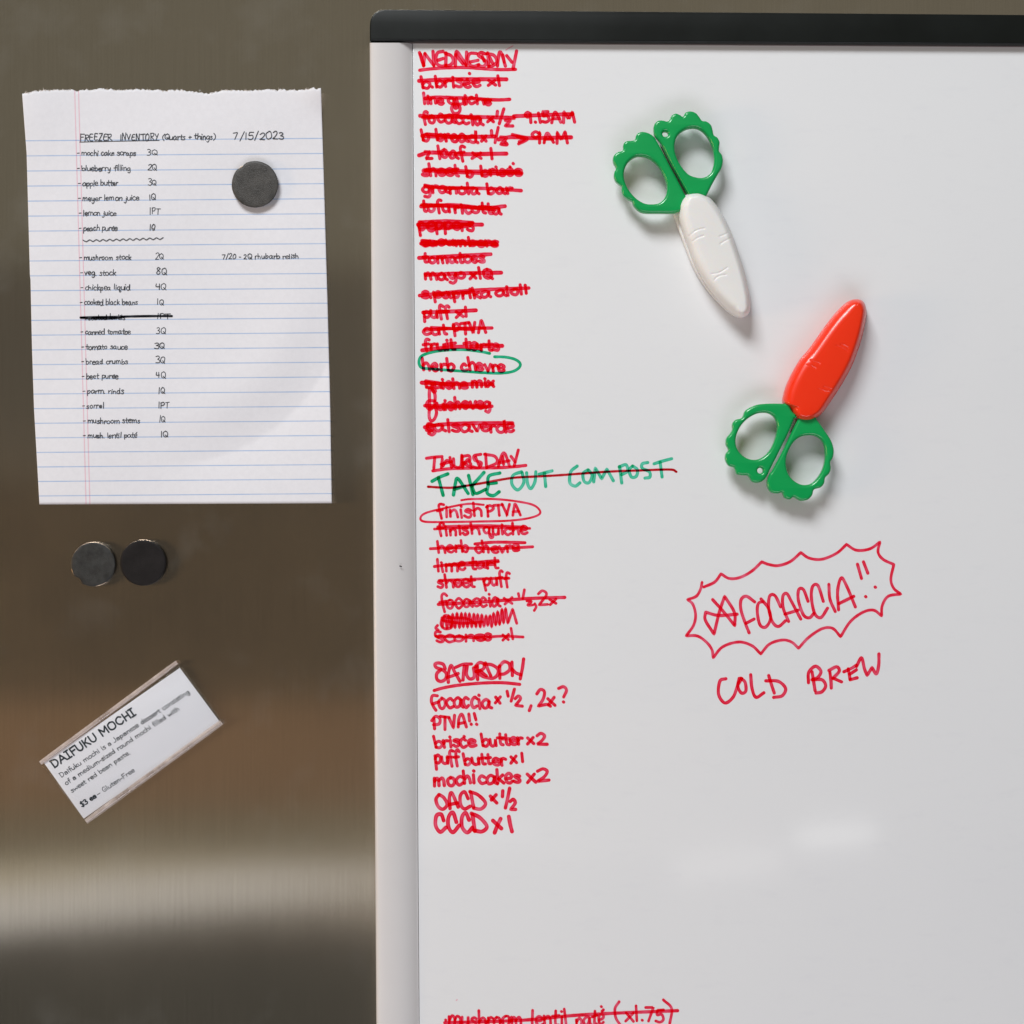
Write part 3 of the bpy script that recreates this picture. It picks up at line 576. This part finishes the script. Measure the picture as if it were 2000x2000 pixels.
# --- right side
traced(z7("275,415 262,470 230,520 165,545 165,545 205,580 226,660 210,740 155,818 155,818 240,820 310,868 350,925 358,985 358,985 430,902 550,865 650,892 718,955 718,955 785,880 880,850 950,865 1003,912 1003,912 1080,830 1180,765 1260,762 1320,825 1320,825 1395,710 1490,640 1570,625 1630,668 1630,668 1635,590 1680,520 1775,503 1775,503 1722,460 1700,390 1722,280 1722,280 1640,240 1603,185 1618,110 1618,110 1540,162 1440,172 1365,128 1365,128 1290,195 1180,240 1085,232 1020,190 1020,190 940,258 850,288 780,280 725,260 725,260 650,330 560,378 480,385 418,350 418,350 370,412 288,450"), 5.5, name='drawn_burst', label='spiky red burst outline around FOCACCIA')
traced(z7("355,545 440,640 522,742 522,742 518,640 445,520 445,520 405,640 365,805 365,805 300,700 302,640 302,640 400,664 540,655; 672,562 610,520 570,545 568,620 600,720 630,795; 605,725 668,692; 735,560 700,575 692,640 712,735 755,752 792,690 775,610 720,540; 868,600 825,515 785,520 778,610 805,710 850,748 905,705; 928,710 888,610 885,520 915,500 950,560 1020,692; 900,655 1000,625; 1075,558 1040,470 1005,470 1002,550 1040,660 1085,682 1118,650; 1190,558 1150,440 1110,445 1100,530 1125,650 1172,680 1222,610; 1232,430 1240,540 1280,635; 1305,622 1298,480 1325,382 1365,440 1432,600; 1308,575 1420,520; 1448,278 1478,385; 1493,260 1526,345; 1509,522; 1581,450"), 6.2, label='red word FOCACCIA with star and exclamation marks')
traced(z7("455,1142 410,1160 400,1260 448,1325 510,1280 545,1190 575,1140; 555,1140 545,1200 572,1250 605,1235 600,1170 568,1138; 642,1112 652,1215 682,1282 742,1248; 778,1118 800,1190 820,1250; 756,1158 850,1162 905,1215 880,1270 815,1283; 1078,1172 1080,1095 1130,1048 1172,1085 1150,1130 1105,1150; 1105,1090 1118,1170 1128,1232; 1112,1150 1180,1150 1208,1195 1180,1240 1135,1250; 1240,1095 1248,1160 1250,1212; 1232,1080 1290,1052 1310,1085 1262,1140; 1268,1140 1328,1166; 1345,1090 1400,1065 1440,1040; 1378,1068 1392,1145; 1390,1108 1440,1075; 1392,1150 1446,1135; 1440,1050 1478,985 1500,1065 1520,1118 1520,1118 1558,1058 1558,1058 1590,1105 1608,1040 1610,955"), 6.4, label='red words COLD BREW')
# --- bottom line
L8 = dict(z=z8, oy=1900, k=3.22)
line([("mushroom", 305, 775, 345, 335, 110), ("lentil", 825, 1050, 335, 330, 100), ("pate^", 1110, 1285, 345, 330, 100), ("x1.75", 1420, 1665, 305, 305, 90)], ["285,314 700,302 900,288 1100,268 1400,252 1750,238"], 'crossed out red line mushroom lentil pate (x1.75) at the bottom edge', wid=5.4, swid=6.4,
     extra="290,296; 1269,212; 1382,182 1356,225 1362,285 1395,335; 1660,170 1712,225 1700,320", slant=-.02, **L8)
line([("   ", 0, 10, -9999, -9999, 1)]) if False else None
# stray marker flecks
for q in ([(893, 1952.5), (891, 1954)], [(1002, 89.5), (992, 95), (988, 98)]): traced([q], 1.6, name='marker_fleck', dens=.35)

# ------------------------------------------------------------------ notepad page
paper = empty('notepad_page', W(340, 985, 0))
tag(paper, 'torn sheet of ruled notepad paper with a handwritten freezer inventory', 'paper')
def interp(t, ks):
    for (a, va), (b_, vb) in zip(ks, ks[1:]):
        if t <= b_: return va+(vb-va)*(t-a)/(b_-a)
    return ks[-1][1]
LE = [(160, 43), (186, 43.4), (300, 52), (540, 58.5), (544, 59.5), (680, 62.5), (800, 66.5), (985, 77)]
RE = [(160, 625), (175, 627), (300, 631), (600, 640), (800, 645), (985, 648)]
def ph(x, y):
    """height of the sheet above the steel"""
    g = lambda cx, cy, rx, ry, a=0: math.exp(-(((x-cx)*math.cos(a)+(y-cy)*math.sin(a))/rx)**2-(((y-cy)*math.cos(a)-(x-cx)*math.sin(a))/ry)**2)
    h = .0016
    h += .0042*g(632, 168, 46, 40, .5)
    h += .0016*g(60, 190, 60, 90)
    dx, dy = x-330, y-560; rad = math.hypot(dx, dy)-345
    wq = 1/(1+math.exp(-(dx-40)/35))/(1+math.exp(-(dy-20)/45))
    h += wq*(.0024*math.exp(-((rad+95)/62)**2)+(.0042*(1-math.exp(-rad/60)) if rad > 0 else 0))
    h -= .0012*g(498, 361, 90, 80)
    h += .0010*g(560, 480, 60, 120, -.5)
    h += .0010*g(150, 820, 90, 160, .4)
    h += .0008*math.sin(x*.012+y*.006)*math.sin(y*.009)
    return max(.0005, h)
def lineY(i, x):
    """photo y of ruled line i"""
    return 275+29.57*i-.0274*i*i-(x-50)*.0082-(0 if i < 18 else (i-18)*.0*x)
def topy(x):
    t = 179+3.4*noise.noise((x*.02, 3, 0))+3.4*noise.noise((x*.07, 9, 1))+2.6*noise.noise((x*.21, 2, 4))+1.8*noise.noise((x*.6, 7, 4))
    t += 6*math.exp(-((x-398)/26)**2)-3*math.exp(-((x-205)/30)**2)+ (x > 590)*(-(x-590)*.17) + 6*math.exp(-((x-43)/30)**2)
    return t-3
nx, ny = 260, 150
v = []; uvl = []; f = []
for j in range(ny+1):
    tj = j/ny
    for i in range(nx+1):
        u = i/nx
        xt = 43+u*583; y0 = topy(xt)
        yb = 985.2-u*2.4
        y = y0+(yb-y0)*tj
        xl = interp(y, LE); xr = interp(y, RE); x = xl+(xr-xl)*u
        v.append(W(x, y, ph(x, y)))
        yy = y+(x-50)*.0082
        # invert ruled spacing
        disc = 29.57**2-4*.0274*(yy-275); vv = (29.57-math.sqrt(max(0, disc)))/(2*.0274)
        uvl.append((146+(174.5-153)*0+u*1000*0+ (x-(146+(y-180)*.0275)) + 104.5-146+0, vv))
for j in range(ny):
    for i in range(nx):
        a = j*(nx+1)+i; f.append((a, a+nx+1, a+nx+2, a+1))
me = bpy.data.meshes.new('sheet'); me.from_pydata(v, [], f); uvm = me.uv_layers.new(name='UVMap')
for lp in me.loops: uvm.data[lp.index].uv = uvl[lp.vertex_index]
smooth(me); sheet = part('sheet', me, M['paper'], paper)
sol = sheet.modifiers.new('thickness', 'SOLIDIFY'); sol.thickness = .00012; sol.offset = -1
hP = lambda x, y: ph(x, y)+.00002
# torn fibres
v = []; f = []
for k in range(420):
    x = random.uniform(46, 622); y = topy(x)+1.2; a = random.uniform(-2.4, -.7); L = random.choice((1.5, 2, 2.5, 3, 4.5))*random.uniform(.6, 1.2); wd = random.uniform(.25, .6)
    h = ph(x, y)
    for q in range(4):
        t = q/3; ax = x+math.cos(a+t*.6)*L*t; ay = y+math.sin(a+t*.6)*L*t; ww = wd*(1-t*.8)
        v.append(W(ax-ww, ay, h+t*.0004)); v.append(W(ax+ww, ay, h+t*.0004))
    b0 = len(v)-8
    for q in range(3): f.append((b0+2*q, b0+2*q+1, b0+2*q+3, b0+2*q+2))
me = bpy.data.meshes.new('torn_fibres'); me.from_pydata(v, [], f); o = part('torn_fibres', me, M['fibre'], paper); o['kind'] = 'stuff'

def pline(bits, oy, label=None, wid=1.6, strikes=(), mat='pen', extra=()):
    s = Strokes(); k = 2.76
    for n_, (t, a, b_, y, cap) in enumerate(bits):
        if n_: s.build('handwritten_line', M[mat], paper, label); s = Strokes()
        write(s, t, a/k, b_/k, oy+y/k, oy+(y-(b_-a)*.008)/k, cap/k, wid, hP, random.uniform(.85, 1.1), .05, .06, step=.8)
    for e in extra:
        s3 = Strokes(); s3.add([(a/k, oy+b_/k) for a, b_ in e], wid, hP, 1, .8); s3.build('underline' if abs(e[0][0]-e[-1][0]) > 50 else 'list_dash', M[mat], paper)
    o = s.build('handwritten_line', M[mat], paper, label)
    for q, w_ in strikes:
        s2 = Strokes(); s2.add([(a/k, oy+b_/k) for a, b_ in q], w_, hP, 1.2, .8); s2.build('strike_through', M['felt'], o)
    return o
A = 150; B = 560
pline([("FREEZER", 430, 600, 345, 36), ("INVENTORY", 645, 852, 343, 34), ("(Quarts + things)", 873, 1158, 339, 31), ("7/15/2023", 1255, 1530, 338, 40)], A, 'heading FREEZER INVENTORY (Quarts + things) 7/15/2023', 1.8, extra=([(430, 352), (600, 348), (858, 343)],))
rows = [(A, "mochi cake scraps", 437, 730, 425, "3Q", 790, 846, 422), (A, "blueberry filling", 438, 703, 507, "2Q", 795, 842, 502), (A, "apple butter", 443, 635, 588, "3Q", 797, 842, 586),
        (A, "meyer lemon juice", 443, 746, 668, "1Q", 800, 838, 666), (A, "lemon juice", 447, 623, 748, "1PT", 802, 862, 742), (A, "peach pure'e", 447, 630, 830, "1Q", 802, 838, 828),
        (A, "mushroom stock", 450, 705, 988, "2Q", 835, 884, 986), (A, "veg. stock", 455, 623, 1070, "8Q", 842, 897, 1066), (A, "chickpea liquid", 457, 698, 1150, "4Q", 838, 894, 1147),
        (A, "cooked black beans", 453, 741, 1230, "1Q", 843, 883, 1227), (B, "canned tomatoe", 457, 703, 257, "3Q", 842, 893, 254), (B, "tomato sauce", 461, 684, 338, "3Q", 830, 892, 334),
        (B, "bread crumbs", 461, 686, 417, "3Q", 838, 891, 412), (B, "beet pure'e", 463, 636, 497, "4Q", 838, 893, 494), (B, "parm. rinds", 468, 664, 577, "1Q", 850, 891, 576),
        (B, "sorrel", 466, 558, 656, "1PT", 849, 912, 655), (B, "mushroom stems", 470, 753, 737, "1Q", 854, 893, 733), (B, "mush. lentil pate^", 470, 738, 816, "1Q", 863, 904, 810)]
for (oy, t, a, b_, y, q, c, d, y2) in rows:
    ex = [[(a-21, y-13), (a-10, y-14)]]
    bits = [(t, a, b_, y, 29), (q, c, d, y2, 33)]
    if t == "mushroom stock": bits.append(("7/20 - 2Q rhubarb relish", 1197, 1608, 983, 28))
    pline(bits, oy, 'black handwriting '+t.replace("'", '').replace('^', '')+' '+q, extra=ex)
pline([("roasted lentils", 460, 672, 178, 27), ("1PT", 843, 912, 172, 30)], B, 'thickly crossed out line of black handwriting', strikes=(([(434, 166), (500, 164), (600, 163), (700, 160), (820, 158), (926, 158)], 4.2), ([(436, 168), (520, 171), (590, 172), (668, 163)], 3.6)))
s = Strokes(); s.add([((447+q*18)/2.76, A+(884-q*.55+(5 if q % 2 else -4))/2.76) for q in range(25)], 1.7, hP, 1, .8); s.build('wavy_line', M['pen'], paper)

# ------------------------------------------------------------------ magnets
def magnet(cx, cy, r, h0, th, mat, chip=None, seed=0, name='disc_magnet'):
    o0 = W(cx, cy, h0); v = []; f = []; n = 160
    prof = [(0, th), (.4, th), (.75, th), (.90, th), (.955, th*.985), (.985, th*.90), (1.0, th*.72), (1.0, .0)]
    for k, (q, z) in enumerate(prof[1:]):
        for i in range(n):
            a = 2*math.pi*i/n
            rr = r*q*(1+.010*noise.noise((math.cos(a)*2, math.sin(a)*2, seed))+(.004*noise.noise((math.cos(a)*14, math.sin(a)*14, seed)) if q > .9 else 0))
            if chip and q > .85:
                ca, cw, cdep = chip; d = math.atan2(math.sin(a-ca), math.cos(a-ca))
                rr -= cdep*math.exp(-(d/cw)**2)*(1 if z > th*.5 or cdep > 2 else .3)
            p = W(cx+rr*math.cos(a), cy+rr*math.sin(a), h0+z); v.append(p-o0)
    c = len(v); v.append(W(cx, cy, h0+th)-o0); v.append(W(cx, cy, h0)-o0)
    for k in range(len(prof)-2):
        for i in range(n):
            a = k*n+i; b_ = k*n+(i+1) % n; f.append((a, b_, b_+n, a+n))
    for i in range(n): f.append((c, (i+1) % n, i)); L_ = (len(prof)-2)*n; f.append((c+1, L_+i, L_+(i+1) % n))
    me = bpy.data.meshes.new(name); me.from_pydata(v, [], f)
    bm = bmesh.new(); bm.from_mesh(me); bmesh.ops.recalc_face_normals(bm, faces=bm.faces); bm.to_mesh(me); bm.free(); smooth(me, 35)
    o = link(name, me, mat); o.location = o0; return o
def worn_rim_glint(o, cx, cy, r, h, arcs, wd=.55):  # rim highlights built as bright metal arcs, some of them worn spots
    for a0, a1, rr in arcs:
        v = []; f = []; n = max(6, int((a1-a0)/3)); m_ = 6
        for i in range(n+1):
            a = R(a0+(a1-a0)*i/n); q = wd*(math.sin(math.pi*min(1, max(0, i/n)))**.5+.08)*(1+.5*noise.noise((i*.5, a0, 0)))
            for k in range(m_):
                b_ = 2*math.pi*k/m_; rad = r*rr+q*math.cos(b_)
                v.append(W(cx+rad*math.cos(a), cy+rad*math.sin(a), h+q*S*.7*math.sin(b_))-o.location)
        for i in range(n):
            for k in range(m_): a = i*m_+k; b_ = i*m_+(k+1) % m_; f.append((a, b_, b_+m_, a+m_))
        me = bpy.data.meshes.new('worn_rim_glint'); me.from_pydata(v, [], f); smooth(me); link('worn_rim_glint', me, M['rim'], o)
grp = 'round dark disc magnets on the refrigerator door'
m1 = magnet(498, 360, 45.5, ph(498, 361)+.0003, .0042, M['ferrite'], chip=(-2.22, .16, 3.2), seed=1)
tag(m1, 'dark grey disc magnet with chipped rim holding the notepad page', 'magnet', grp)
m2 = magnet(182, 1102, 43.5, 0.0002, .0036, M['ferrite3'], chip=(2.35, .17, 4.2), seed=4)
tag(m2, 'scratched grey disc magnet with a flat chip, left of the darker magnet', 'magnet', grp)
m3 = magnet(279.5, 1099, 45, 0.0002, .0036, M['ferrite2'], seed=8)
tag(m3, 'near black disc magnet just right of the scratched chipped magnet', 'magnet', grp)

worn_rim_glint(m1, 498, 360, 45.5, ph(498, 361)+.0041, ((222, 238, .95), (22, 34, .95), (172, 182, .95)), .8)
worn_rim_glint(m2, 182, 1102, 43.5, .0034, ((196, 330, .985), (52, 84, .985), (150, 168, .985), (28, 38, .96)), .55)
worn_rim_glint(m3, 279.5, 1099, 45, .0033, ((214, 312, .985),), .5)

# ------------------------------------------------------------------ acrylic holder and price card
TL, TR, BR, BL = (76, 1487), (343, 1290), (436, 1415), (171, 1609)
def hq(u, w_):
    """u along the long side 0..1, w_ down the short side 0..1"""
    a = (TL[0]+(TR[0]-TL[0])*u, TL[1]+(TR[1]-TL[1])*u); b_ = (BL[0]+(BR[0]-BL[0])*u, BL[1]+(BR[1]-BL[1])*u)
    return (a[0]+(b_[0]-a[0])*w_, a[1]+(b_[1]-a[1])*w_)
holder = empty('acrylic_card_holder', W(*BL, 0))
tag(holder, 'clear acrylic sleeve magnet tilted on the steel around the daifuku price card', 'card holder')
part('back_plate', curve_solid([[hq(0, .01), hq(1, .01), hq(1, .985), hq(0, .985)]], .0006, .0018, .0003, 2, smooth_loop=False), M['clear'], holder)
part('front_plate', curve_solid([[hq(.002, .085), hq(.998, .085), hq(1, .955), hq(0, .955)]], .0031, .0042, .0003, 2, smooth_loop=False), M['clear'], holder)
def rod(w0, w1, h0, h1, name, mat):
    v = []; f = []; n = 16; m_ = 12
    wc, wr = (w0+w1)/2, (w1-w0)/2; hc, hr = (h0+h1)/2, (h1-h0)/2
    for i in range(m_+1):
        for k in range(n):
            a = 2*math.pi*k/n; sc = 1 if 0 < i < m_ else .9
            x, y = hq(.0+i/m_, wc+wr*math.cos(a)*sc); v.append(W(x, y, hc+hr*math.sin(a)*sc))
    for i in range(m_):
        for k in range(n): a = i*n+k; b_ = i*n+(k+1) % n; f.append((a, b_, b_+n, a+n))
    f.append(tuple(range(n))); f.append(tuple(range(m_*n, m_*n+n)))
    me = bpy.data.meshes.new(name); me.from_pydata(v, [], f); bm = bmesh.new(); bm.from_mesh(me); bmesh.ops.recalc_face_normals(bm, faces=bm.faces); bm.to_mesh(me); bm.free(); smooth(me, 60)
    return part(name, me, mat, holder)
rod(.93, 1.0, .0008, .0046, 'bottom_fold', M['edge'])
rod(.0, .058, .0018, .0040, 'top_lip', M['edge'])
c0, c1, c2, c3 = (85.5, 1489.5), (351, 1304.5), (430.5, 1411.5), (163.5, 1599)
card = empty('price_card', W(*c3, .002))
tag(card, 'white printed price card reading DAIFUKU MOCHI inside the tilted acrylic sleeve', 'card')
part('card_sheet', curve_solid([[c0, c1, c2, c3]], .0020, .0024, .00005, 1, smooth_loop=False), M['card'], card)
GP['$'] = (.56, GP['S'][1]+[[(.27, 1.12), (.25, -.12)]]); GP['J'] = (.50, [[(.36, 1.0), (.38, .3), (.24, .0), (.04, .1)]])
GP['K'] = (.62, [[(.1, 1.0), (.1, .0)], [(.5, 1.0), (.12, .42)], [(.24, .55), (.54, .0)]])
SANS = dict(GP)
for ch, spec in {'a': (.56, ".08,.48 .24,.58 .42,.5 .44,.3 .44,.0; .44,.34 .2,.34 .06,.16 .2,.0 .44,.14"), 'f': (.36, ".36,.98 .2,.96 .18,.75 .18,.0; .04,.56 .34,.56"), 'u': (.56, ".08,.56 .08,.16 .24,.0 .42,.12 .45,.56 .45,.56 .45,.0"),
                 'd': (.58, ".46,1.0 .46,.0; .46,.3 .26,.58 .06,.3 .26,.0 .46,.28"), 'g': (.58, ".46,.56 .46,-.15 .28,-.32 .08,-.22; .46,.3 .26,.58 .06,.3 .26,.02 .46,.28"), 'p': (.58, ".08,.56 .08,-.34; .08,.3 .28,.58 .48,.3 .28,.0 .08,.28"),
                 't': (.38, ".16,.82 .16,.14 .32,.0; .02,.56 .34,.56"), 'A': (.70, ".04,.0 .34,1.0 .34,1.0 .64,.0; .14,.34 .54,.34"), 'I': (.48, ".22,1.0 .22,.0; .04,1.0 .40,1.0; .04,.0 .40,.0"),
                 'M': (.80, ".08,.0 .08,1.0 .08,1.0 .37,.35 .37,.35 .66,1.0 .66,1.0 .66,.0"), 'U': (.68, ".08,1.0 .1,.25 .32,.0 .54,.25 .56,1.0"), 'C': (.70, ".6,.8 .38,1.0 .1,.75 .1,.25 .38,.0 .6,.2"), 'O': (.78, ".36,1.0 .1,.8 .1,.2 .36,.0 .62,.2 .62,.8 .36,1.0"),
                 '-': (.40, ".06,.32 .32,.32"), '~': (.56, ".02,.32 .48,.32")}.items():
    SANS[ch] = (spec[0], [[tuple(float(z) for z in p.split(',')) for p in q.split()] for q in spec[1].split(';')])
def typeset(txt, p0, p1, cap, wid, label=None, dens=1.0):
    nat = sum(SANS[c][0] for c in txt)-.1; s_ = Strokes(); cx = 0
    vx, vy = (c0[0]-c3[0], c0[1]-c3[1]); q = math.hypot(vx, vy); vx /= q; vy /= q
    for ch in txt:
        for pts in SANS[ch][1]:
            s_.add([(p0[0]+(p1[0]-p0[0])*(cx+a)/nat+vx*b_*cap, p0[1]+(p1[1]-p0[1])*(cx+a)/nat+vy*b_*cap) for a, b_ in pts], wid, lambda x, y: .00242, dens, .8)
        cx += SANS[ch][0]
    return s_.build('printed_line', M['toner'], card, label)
typeset('DAIFUKU MOCHI', (105, 1500.5), (265, 1396), 15.5, 3.1, 'bold printed title DAIFUKU MOCHI', 1.3)
typeset('Daifuku mochi is a Japanese dessert consisting', (119.5, 1519), (370.5, 1354), 9.6, 1.3)
typeset('of a medium-sized round mochi filled with', (129, 1534), (350.5, 1387), 9.4, 1.3)
typeset('sweet red bean paste.', (140.5, 1548.5), (254, 1472.5), 9.2, 1.2)
typeset('$3 ea', (160, 1576.5), (188.5, 1557), 9.4, 2.1, None, 1.2)
typeset('~ Gluten-Free', (191.5, 1555), (263, 1507), 9.2, 1.2)

# ------------------------------------------------------------------ scissors
zr = Z(1170, 190, 4.294); zc = Z(1380, 560, 4.294)
def ell(cx, cy, r, n=14): return [(cx+r*math.cos(2*math.pi*i/n), cy+r*math.sin(2*math.pi*i/n)) for i in range(n)]
def seg_d(p, a, b_):
    ax, ay = a; bx, by = b_; dx, dy = bx-ax, by-ay; L = dx*dx+dy*dy
    t = max(0, min(1, ((p[0]-ax)*dx+(p[1]-ay)*dy)/L)) if L else 0
    qx, qy = ax+dx*t, ay+dy*t; return math.hypot(p[0]-qx, p[1]-qy), (qx, qy)
def sheath_mesh(outline, spine, creases, h0, H, Rr, Rl, lean):
    """domed sheath: rings run from the outline in to the spine"""
    P = cr(outline, 1.3, closed=True); n = len(P); rings = 46; v = []; f = []
    SP = cr(spine, 2)
    cl_ = [cr(c, 1) for c in creases]
    for i in range(n): v.append(W(P[i][0], P[i][1], h0))
    partner = []
    for p in P:
        best = min(SP, key=lambda s_: (s_[0]-p[0])**2+(s_[1]-p[1])**2); partner.append(best)
    # even out the partners so rings do not fold
    for _ in range(40): partner = [tuple((partner[i-1][c]+2*partner[i][c]+partner[(i+1) % n][c])/4 for c in (0, 1)) for i in range(n)]
    for k in range(rings+1):
        t = 1-(1-k/rings)**1.0
        for i in range(n):
            p = P[i]; s_ = partner[i]; L = math.hypot(p[0]-s_[0], p[1]-s_[1]) or 1
            tt = t
            x, y = p[0]+(s_[0]-p[0])*tt, p[1]+(s_[1]-p[1])*tt; d = L*tt
            ox, oy = (p[0]-s_[0])/L, (p[1]-s_[1])/L
            sd = max(0, ox*lean[0]+oy*lean[1]); Re = Rr+(Rl-Rr)*sd**1.2
            q = min(1, d/min(Re, L*.98)); z = .28+.72*math.sqrt(max(0, 1-(1-q)**2.2))
            z += .05*(1-(1-tt)**2)
            h = h0+H*z
            for c in cl_:
                dm = min(math.hypot(x-a[0], y-a[1]) for a in c)
                if dm < 3.2:
                    h -= .00042*math.exp(-(dm/1.3)**2)
            v.append(W(x, y, h))
    for k in range(rings+1):
        for i in range(n):
            a = k*n+i; b_ = k*n+(i+1) % n; f.append((a, b_, b_+n, a+n))
    me = bpy.data.meshes.new('sheath'); me.from_pydata(v, [], f)
    bm = bmesh.new(); bm.from_mesh(me); bmesh.ops.remove_doubles(bm, verts=bm.verts, dist=2e-5); bmesh.ops.recalc_face_normals(bm, faces=bm.faces); bm.to_mesh(me); bm.free()
    smooth(me, 55); return me

def scissors(zz, name, label, sheath_pts, spine, creases, flange, hl, hr, blade, mat, lean, hand_h=(.0195, .0262)):
    t = empty(name, W(*zz(spine)[0][0], HB)); tag(t, label, 'scissors', 'vegetable shaped scissors stuck on the whiteboard')
    part('sheath', sheath_mesh(zz(sheath_pts)[0], zz(spine)[0], zz(creases), HB+.0035, .0145, 12, 25, lean), M[mat], t)
    part('sheath_back', curve_solid([zz(flange)[0]], HB+.0006, HB+.0052, .0010, 3), M[mat], t)
    for hh in (hl, hr):
        L = zz(hh); loops = [L[0], L[1]]
        if len(L) > 2: cx, cy = L[2][0]; loops.append(ell(cx, cy, 5.6))
        part('finger_loop', curve_solid(loops, hand_h[0], hand_h[1], .0019, 5, ang=70), M['green'], t)
    part('blade', curve_solid([zz(blade)[0]], hand_h[0]-.0008, hand_h[0]+.0006, .0002, 2, smooth_loop=False), M['blade'], t)
    return t
RL = "470,338 440,308 400,290 362,285 332,293 314,312 306,340 296,355 268,360 235,362 213,376 203,400 204,425 194,444 162,454 132,475 118,508 122,545 143,590 130,622 126,660 139,697 165,722 190,745 191,782 206,820 240,848 278,868 290,900 316,932 352,957 402,967 500,968 600,968 655,962 720,925 760,850 728,822 660,690 590,560 520,425;"\
     "340,488 290,503 240,548 212,618 215,692 250,772 310,842 380,885 445,893 505,883 552,840 573,770 560,690 520,602 470,540 408,500"
RR = "460,245 472,212 502,190 540,190 574,198 594,182 610,150 643,131 680,142 706,157 726,125 765,112 810,124 840,155 866,190 902,197 940,225 956,270 966,312 995,333 1015,370 1012,410 1011,448 1034,480 1043,532 1030,592 1000,642 950,730 905,820 870,880 780,870 745,803 700,722 600,542 530,400 472,325 461,285;"\
     "790,250 720,268 660,318 636,400 650,490 690,570 750,640 820,668 882,668 938,632 965,560 966,480 950,400 910,320 852,265; 558,304"
radish = scissors(zr, 'radish_scissors', 'upper pair of scissors in a white radish sheath with green handles',
    "666,955 668,900 698,842 748,808 800,798 852,802 905,827 958,872 1038,985 1108,1130 1160,1272 1210,1430 1252,1600 1270,1715 1266,1788 1240,1830 1198,1843 1145,1828 1075,1776 960,1655 862,1515 795,1385 745,1250 700,1130 672,1030",
    "790,900 860,1060 930,1220 1010,1400 1090,1560 1145,1660 1180,1730",
    "750,1165 820,1115 885,1098; 782,1210 825,1180 878,1160; 1012,1167 1045,1155 1080,1137; 1018,1230 1060,1202 1102,1182; 945,1482 1010,1470 1078,1428; 966,1532 1005,1500 1066,1487",
    "628,968 668,905 700,850 800,806 900,830 958,880 1036,990 1106,1135 1158,1276 1206,1434 1248,1602 1266,1720 1262,1790 1236,1832 1196,1846 1140,1832 1068,1780 952,1662 850,1525 780,1395 728,1262 680,1135 645,1030",
    RL, RR, "505,395 545,440 760,830 720,850", 'radish', (-.9, .3))
CL = "692,982 720,1040 765,1090 742,1100 700,1200 640,1325 560,1485 532,1540 508,1590 475,1628 430,1645 386,1634 358,1594 338,1582 298,1581 256,1570 240,1532 228,1514 188,1500 161,1452 164,1402 186,1368 166,1322 170,1270 200,1232 220,1198 220,1150 245,1115 288,1104 310,1084 326,1042 370,1010 440,985 540,978 640,979;"\
     "480,1055 415,1067 340,1112 282,1180 248,1270 257,1350 302,1412 362,1445 430,1448 500,1410 552,1340 586,1250 598,1170 577,1100 532,1064; 453,1542"
CR = "770,1112 800,1060 900,1060 930,1112 1000,1212 1050,1292 1072,1370 1064,1432 1044,1470 1047,1528 1030,1570 1000,1602 990,1650 960,1684 906,1702 890,1748 855,1785 802,1796 765,1782 732,1766 700,1785 658,1768 638,1728 600,1734 550,1726 520,1690 512,1640 526,1580 560,1530 640,1380 705,1245;"\
     "880,1245 940,1262 985,1312 1001,1400 988,1500 950,1582 892,1645 830,1662 770,1648 710,1600 676,1530 672,1440 698,1362 740,1296 800,1256"
carrot = scissors(zc, 'carrot_scissors', 'lower pair of scissors in an orange red carrot sheath with green handles',
    "640,968 645,900 670,820 712,728 780,612 850,530 922,430 1000,320 1080,220 1150,150 1208,113 1270,105 1316,126 1340,185 1335,262 1306,400 1270,520 1220,650 1150,782 1062,922 985,1040 935,1088 882,1120 820,1126 762,1106 718,1060 690,1005",
    "830,1010 880,890 950,740 1030,580 1110,420 1190,270 1260,165",
    "872,617 910,632 950,641; 845,656 880,668 916,684; 1128,484 1160,494 1188,512; 1088,494 1135,515 1180,541; 985,838 1020,852 1064,866; 940,858 985,876 1034,886",
    "644,972 649,902 674,822 716,730 784,614 854,532 926,432 1004,322 1084,224 1154,156 1210,120 1270,112 1316,132 1344,190 1340,266 1312,404 1276,524 1226,654 1156,786 1068,926 985,1044 925,1098 860,1110 740,1080 690,1010",
    CL, CR, "742,1105 765,1115 715,1215 695,1230", 'carrot', (-.85, -.5))
